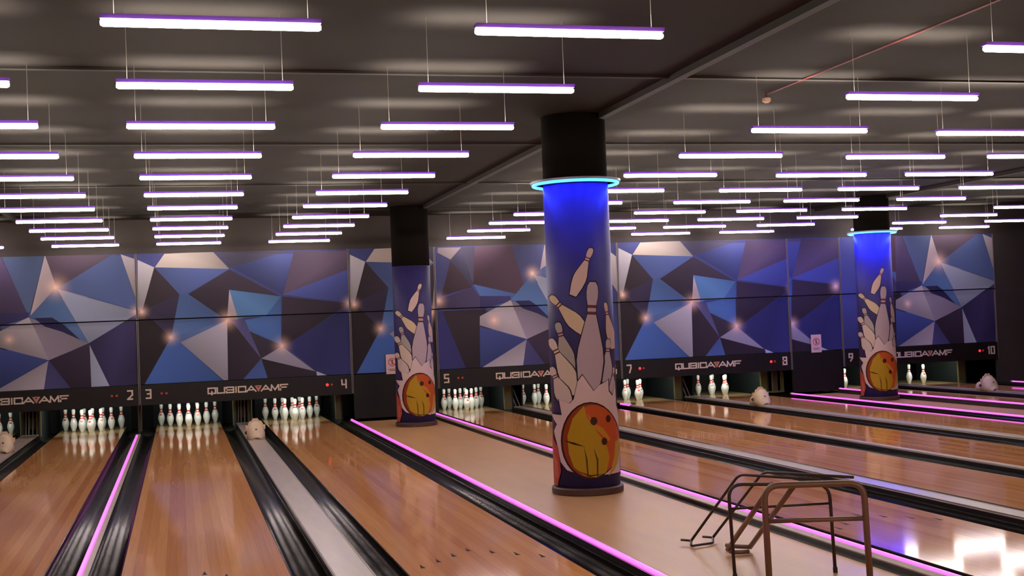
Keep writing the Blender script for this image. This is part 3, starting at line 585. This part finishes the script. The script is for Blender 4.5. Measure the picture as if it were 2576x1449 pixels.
# pit curtains, kickback boards and frames
for n, x in LANES.items():
    o = MB().box(-.60, .60, 0, .03, -.12, 1.0).build('pit_curtain', CURT, None, (x, 19.75, 0))
    tag(o, 'black hanging curtain behind the pins under number %s' % NUM[n], 'pit curtain', 'black pit curtains')
KB = {4: .66, 5: .62, 7: .62, 8: .62, 10: .60}
for n, x in LANES.items():
    for s in (-1, 1):
        if s < 0 and n in (3, 7): continue
        side = 'right' if s > 0 else 'left'
        t = empty('kickback_board', (x + s * .775, 17.99, 0), 'dark green kickback board on the %s side of the pins under number %s' % (side, NUM[n]), 'kickback board', 'kickback boards beside the pins')
        MB().box(-.012, .012, 0, 1.70, -.12, .62).build('board_sheet', DKGREEN, t)
        if s > 0 and n in KB:
            x0_ = KB[n] - .775
            MB().bev(x0_, -.013 if x0_ < -.1 else .0, .0, .05, -.0, .47, .006).build('post', OLIVE, t)
            MB().box(x0_ - .22, x0_, .0, .04, .425, .46).build('top_rail', OLIVE, t)
        elif s > 0 and n == 2:
            MB().bev(-.005, .055, -.02, .03, 0, .6, .005).build('post', mat('brown_steel', (.10, .065, .04), .5), t)
# ball lifts between the lanes of a pair
for a, b, full in ((1, 2, 1), (3, 4, 1), (5, 6, 0), (7, 8, 0), (9, 10, 0)):
    xc = (LANES[a] + LANES[b]) / 2
    t = empty('ball_lift', (xc, 18.05, 0), 'olive steel ball lift with rods between the pins of lanes %s and %s' % (NUM[a], NUM[b]), 'ball lift', 'ball lift frames')
    if full:
        MB().bev(-.17, -.105, 0, .06, 0.0, .62, .006).build('post', OLIVE, t)
        MB().bev(.07, .15, 0, .06, 0.0, .62, .006).build('post', OLIVE, t)
        MB().box(-.17, .15, 0, .05, .46, .62).build('cross_plate', OLIVE, t)
        for xr in (-.075, -.03, .03):
            MB().tube([(xr - .01, -.02, 0.02), (xr, .02, .48)], .009, 8).build('rod', ROD, t)
        MB().box(-.06, .05, .1, .14, .12, .3).build('back_plate', mat('rust_plate', (.08, .045, .03), .6), t)
    else:
        MB().tube([(-.16, .0, .44), (-.02, -.05, .02)], .010, 8).build('rod', GREYAL, t)
        MB().tube([(-.10, .0, .46), (.05, -.05, .02)], .010, 8).build('rod', GREYAL, t)
        MB().box(-.2, .1, .0, .04, .43, .47).build('cross_plate', mat('brown_plate', (.09, .06, .035), .6), t)
    MB().box(-.095, .095, .25, .28, -.1, .9).build('back_sheet', VOID, t)
t = empty('machine_bracket', (10.95, 17.75, 0), 'small olive bracket with two uprights right of the pins under number eight', 'bracket')
MB().box(-.30, -.20, .05, .1, .02, .42).build('upright', mat('bracket_brown', (.12, .085, .05), .5), t)
MB().box(-.12, -.07, .05, .1, .06, .42).build('upright', OLIVE, t)
MB().box(-.42, -.08, .02, .1, .03, .06).build('foot_plate', OLIVE, t)

# ---------------------------------------------------------------- ball return hoods
def hood(x, y, label, rz=0):
    t = empty('return_hood', (x, y, .051), label, 'return hood', 'cream ball return hoods')
    t.rotation_euler = (0, 0, rz)
    secs = [(0, .05, .035), (.03, .085, .10), (.08, .115, .19), (.14, .13, .245), (.20, .128, .255), (.25, .12, .22), (.29, .11, .155), (.34, .105, .135), (.39, .105, .15), (.43, .095, .145), (.47, .07, .09), (.49, .05, .03)]
    V = []; Fa = []; n = 13
    for (yy, hw, h) in secs:
        for k in range(n):
            a = math.pi * k / (n - 1)
            V.append((hw * math.cos(a) * (1 if abs(math.cos(a)) < .98 else 1), yy, h * math.sin(a) ** .7))
    for i in range(len(secs) - 1):
        for k in range(n - 1): Fa.append((i * n + k, i * n + k + 1, (i + 1) * n + k + 1, (i + 1) * n + k))
    Fa.append(tuple(range(n))); Fa.append(tuple(range(len(secs) * n - 1, (len(secs) - 1) * n - 1, -1)))
    Fa += [(i * n + n - 1, i * n, (i + 1) * n, (i + 1) * n + n - 1) for i in range(len(secs) - 1)]
    mesh('shell', V, Fa, CREAM, t, smooth=True)
    # scalloped crest standing behind the front dome
    pts = []
    outl = [(-.135, .13), (-.14, .205), (-.11, .19), (-.085, .245), (-.05, .26), (-.035, .29), (.035, .29), (.05, .262), (.085, .25), (.115, .195), (.14, .20), (.135, .13)]
    MB().extr([(a, b) for a, b in outl], .20, .225).build('crest', CREAM, t)
    MB().lathe([(0, -.004), (.017, -.004), (.017, .004), (.010, .007), (0, .007)], 12).build('vent', DARKH, t, (0, .062, .145)).rotation_euler = (math.radians(52), 0, 0)
    MB().lathe([(0, 0), (.022, 0), (.022, .02), (.014, .028), (0, .028)], 12).build('side_vent', DARKH, t, (-.122, .24, .09)).rotation_euler = (0, -math.pi / 2, 0)
    return t


hood((LANES[1] + LANES[2]) / 2, 14.65, 'cream plastic ball return hood with a round vent at the left edge')
hood((LANES[3] + LANES[4]) / 2 + .0, 14.35, 'cream plastic ball return hood with a round vent between lanes three and four')
hood((LANES[7] + LANES[8]) / 2, 14.8, 'cream plastic ball return hood in front of the pins under number eight')
hood((LANES[9] + LANES[10]) / 2, 14.85, 'purple lit ball return hood at the far right')

# ---------------------------------------------------------------- columns
INK_MAT = vcol_mat('column_film', .42)


def column(x, y, rot, ztop_wrap, ring, label, rlabel):
    t = empty('column', (x, y, 0), label, 'column', 'printed round columns')
    r = .300
    MB().lathe([(r, .04), (r, ztop_wrap)], 48).build('shaft', WRAP, t, smooth=False)
    for p in t.children[-1].data.polygons: p.use_smooth = len(p.vertices) == 4
    MB().lathe([(r - .004, ztop_wrap), (r - .004, ZC)], 48).build('upper_shaft', COLD, t)
    for p in t.children[-1].data.polygons: p.use_smooth = len(p.vertices) == 4
    MB().lathe([(.325, 0), (.328, .01), (.328, .055), (.318, .066), (.302, .068)], 48).build('base_ring', BASER, t)
    V = []; Fc = []; Cc = []
    st = math.radians(2.5)
    for li, (h, poly) in enumerate(ART):
        c = tuple(min(.85, v * .8) for v in srgb(h))
        a0 = min(p[0] for p in poly); a1 = max(p[0] for p in poly)
        k = math.floor(a0 / st)
        while k * st < a1:
            q = clip(clip([tuple(p) for p in poly], 0, k * st, False), 0, (k + 1) * st, True) if True else []
            k += 1
            if len(q) < 3: continue
            ar = sum(q[j - 1][0] * q[j][1] - q[j][0] * q[j - 1][1] for j in range(len(q)))
            if abs(ar) < 1e-6: continue
            if ar < 0: q = q[::-1]
            n = len(V); rr = r + .0008 + li * .00016
            for a, z in q: V.append((rr * math.cos(a + rot), rr * math.sin(a + rot), z))
            Fc.append(tuple(range(n, n + len(q)))); Cc.append(c)
    ink_mesh('printed_art', V, Fc, Cc, INK_MAT, t)
    if ring:
        g = empty('ring_light', (x, y, 2.815), rlabel, 'ring light', 'blue ring lights')
        N = 64
        MB().tube([(.39 * math.cos(2 * math.pi * k / N), .39 * math.sin(2 * math.pi * k / N), 0) for k in range(N)], .014, 8, True).build('glowing_ring', RINGN, g, smooth=True)
        MB().lathe([(.375, .012), (.415, .012), (.415, .03), (.375, .03), (.375, .012)], 64).build('ring_body', RINGB, g)
        for k in range(4):
            a = k * math.pi / 2 + .5
            MB().tube([(.295 * math.cos(a), .295 * math.sin(a), .02), (.385 * math.cos(a), .385 * math.sin(a), .02)], .006, 6).build('arm', RINGB, g)
        for k in range(16):
            a = k * math.pi / 8 + .2
            d = bpy.data.lights.new('ring_led', 'POINT'); d.energy = RING_W / 16 * (1 if ring == 1 else 4.5); d.color = (.02, .03, 1); d.shadow_soft_size = .02
            o = bpy.data.objects.new('ring_led', d); o.location = (.365 * math.cos(a), .365 * math.sin(a), -.02); o.parent = g; COL.objects.link(o)
    return t


column(3.45, 7.4, -1.891, 2.80, 1, 'large middle column wrapped in a navy print of flying pins and a yellow ball', 'blue glowing ring around the top of the big middle column')
column(3.44, 15.75, -1.755 + .08, 2.50, 0, 'left column farther back with pin and ball print and a dark unlit top', None)
column(11.27, 15.15, -2.123 + .10, 2.80, 2, 'far right column with pin and ball print and a blue lit top', 'blue glowing ring around the top of the far right column')

# ---------------------------------------------------------------- pendant tube lights
ROWS = [2.62, 4.13, 5.60, 7.10, 8.57, 10.05, 11.48, 12.95, 14.36, 15.80, 17.38]
KT = .97              # the lamp grid, measured for z = 3.049, hangs a little lower and nearer
TZ = 1.597 + 1.452 * KT
COLS = [('Y', -3.75, 1.02, 10, 'over lane one'), ('Z', -2.02, 1.02, 1, 'over lane two'), ('A', -.42, 1.02, 0, 'over lane three'), ('B', 1.37, 1.01, 0, 'over lane four'),
        ('C', 4.42, 1.05, 0, 'over lane five'), ('D', 6.23, 1.10, 2, 'over lane six'), ('E', 7.83, 1.14, 3, 'over lane seven'), ('F', 9.56, 1.10, 5, 'over lane eight'),
        ('G', 12.28, 1.10, 7, 'over lane nine'), ('H', 14.2, 1.12, 9, 'over lane ten')]
def updata(L):  # added lamp with limited spread, makes a bright band on the ceiling
    d = bpy.data.lights.new('ceiling_fill', 'AREA'); d.shape = 'RECTANGLE'; d.size = L * .96; d.size_y = .03
    d.spread = math.radians(84); d.energy = UP_W; d.color = (1, .93, .82)
    return d


wire_me = MB().tube([(0, 0, .01), (0, 0, ZC - TZ)], .0016, 5).me('suspension_wire', WIRE)
for key, x, L, first, where in COLS:
    L = L * KT
    tm = MB().tube([(.0, 0, 0), (.012, 0, 0), (L - .012, 0, 0), (L, 0, 0)], [.010, .017, .017, .010], 10).me('tube', TUBE, True)
    hm = MB().extr([(-.022, .018), (.022, .018), (.033, .036), (-.033, .036)], 0, L).me('housing', HOUS)
    for i in range(first, 11):
        yoff = 0
        if key in 'DEF': yoff = (i - 10) * -.012 + .17 if i < 11 else 0
        if key in 'GH': yoff = .3
        if key == 'C': yoff = .13
        y = ROWS[i] + yoff
        y = -3.34 + (y + 3.34) * KT
        if y > 16.90: y = 16.88
        k = 11 - i
        lab = 'white tube light, %s to the mural wall, %s' % ((ORD[k] + ' nearest') if k > 1 else 'nearest', where)
        t = empty('pendant_tube_light', (-.112 + (x + .112) * KT, y, TZ), lab, 'tube light', 'suspended tube lights')
        obj('tube', tm, t)
        o = obj('housing', hm, t, (0, 0, 0)); o.rotation_euler = (0, 0, -math.pi / 2)
        u = bpy.data.objects.new('ceiling_fill', updata(L)); u.location = (L / 2, 0, .039); u.rotation_euler = (math.pi, 0, 0); u.parent = t; COL.objects.link(u)
        obj('suspension_wire', wire_me, t, (.06, 0, .03)); obj('suspension_wire', wire_me, t, (L - .06, 0, .03))

# detector hanging from a red conduit
t = empty('smoke_detector', (4.78, 6.15, ZC), 'small round detector on a thin red conduit in the dark ceiling gap', 'detector')
MB().tube([(0, 0, 0), (0, 0, -.04)], .008, 6).build('conduit', PIPER, t)
MB().lathe([(.0, -.085), (.02, -.083), (.036, -.07), (.036, -.045), (.015, -.038), (0, -.038)], 16).build('shell', SENS, t)
tag(MB().tube([(4.78, 6.13, ZC - .012), (4.78, 2.0, ZC - .012)], .007, 6).build('red_conduit', PIPER), 'thin dark red conduit along the dark ceiling', 'conduit')

# ---------------------------------------------------------------- ball ramps
U1L = (3.055, 3.050, 0.600); U1R = (3.583, 2.873, 0.600); R3T = (3.241, 3.030, 0.600); R4T = (3.116, 3.069, 0.600)
def ramp(label, m, r, ul, ur, uf, rails, ends, rung_z, hook):
    ox, oy = (ul[0] + ur[0]) / 2, (ul[1] + ur[1]) / 2
    t = empty('ball_ramp', (ox, oy, 0), label, 'ball ramp', 'steel tube ball ramps')
    def L(p): return (p[0] - ox, p[1] - oy, p[2])
    fl, fr = uf
    MB().tube(rnd([L(fl), L(ul), L(ur), L(fr)], .09, 6), r, 10).build('upright_frame', m, t, smooth=True)
    def lerp(a, b, z):
        k = (z - a[2]) / (b[2] - a[2]); return tuple(a[i] + (b[i] - a[i]) * k for i in range(3))
    MB().tube([L(lerp(fl, ul, rung_z)), L(lerp(fr, ur, rung_z))], r * .75, 8).build('rung', m, t, smooth=True)
    for rl in rails: MB().tube(rnd([L(p) for p in rl], .05, 4), r * .9, 10).build('rail', m, t, smooth=True)
    for e in ends: MB().tube(rnd([L(p) for p in e], .02, 3), r * .8, 8).build('foot_hook', m, t, smooth=True)
    for p in (fl, fr): MB().lathe([(r * 1.3, 0), (r * 1.3, .03), (r, .035)], 12).build('rubber_foot', RUBB, t, L((p[0], p[1], 0)))
    return t


ramp('dark thin steel ball ramp, farther of the two nested ramps at the lower right', RAMPA, .0105,
     (3.03, 3.47, .56), (3.64, 3.36, .53), ((3.035, 3.44, 0), (3.65, 3.35, 0)),
     [[(3.24, 4.56, .03), (3.41, 4.12, .52), (3.64, 3.46, .545)], [(3.42, 4.60, .03), (3.58, 4.11, .525), (3.84, 3.42, .55)]],
     [[(3.19, 4.62, .03), (3.24, 4.56, .03), (3.19, 4.45, .015), (3.37, 4.49, .015), (3.42, 4.60, .03), (3.37, 4.66, .03)]], .415, 1)
ramp('bronze thicker steel ball ramp, nearer of the two nested ramps at the lower right', RAMPB, .0185,
     U1L, U1R, ((U1L[0] + .005, U1L[1] - .01, 0), (U1R[0] + .01, U1R[1] - .01, 0)),
     [[(3.326, 4.160, .03), (3.221, 3.614, 0.315), R4T], [(3.491, 4.168, .03), (3.366, 3.599, 0.315), R3T]],
     [[(3.491, 4.168, .03), (3.43, 4.22, .03), (3.38, 4.30, .03)], [(3.326, 4.160, .03), (3.33, 4.10, .02), (3.44, 4.08, .02)]], .40, 1)
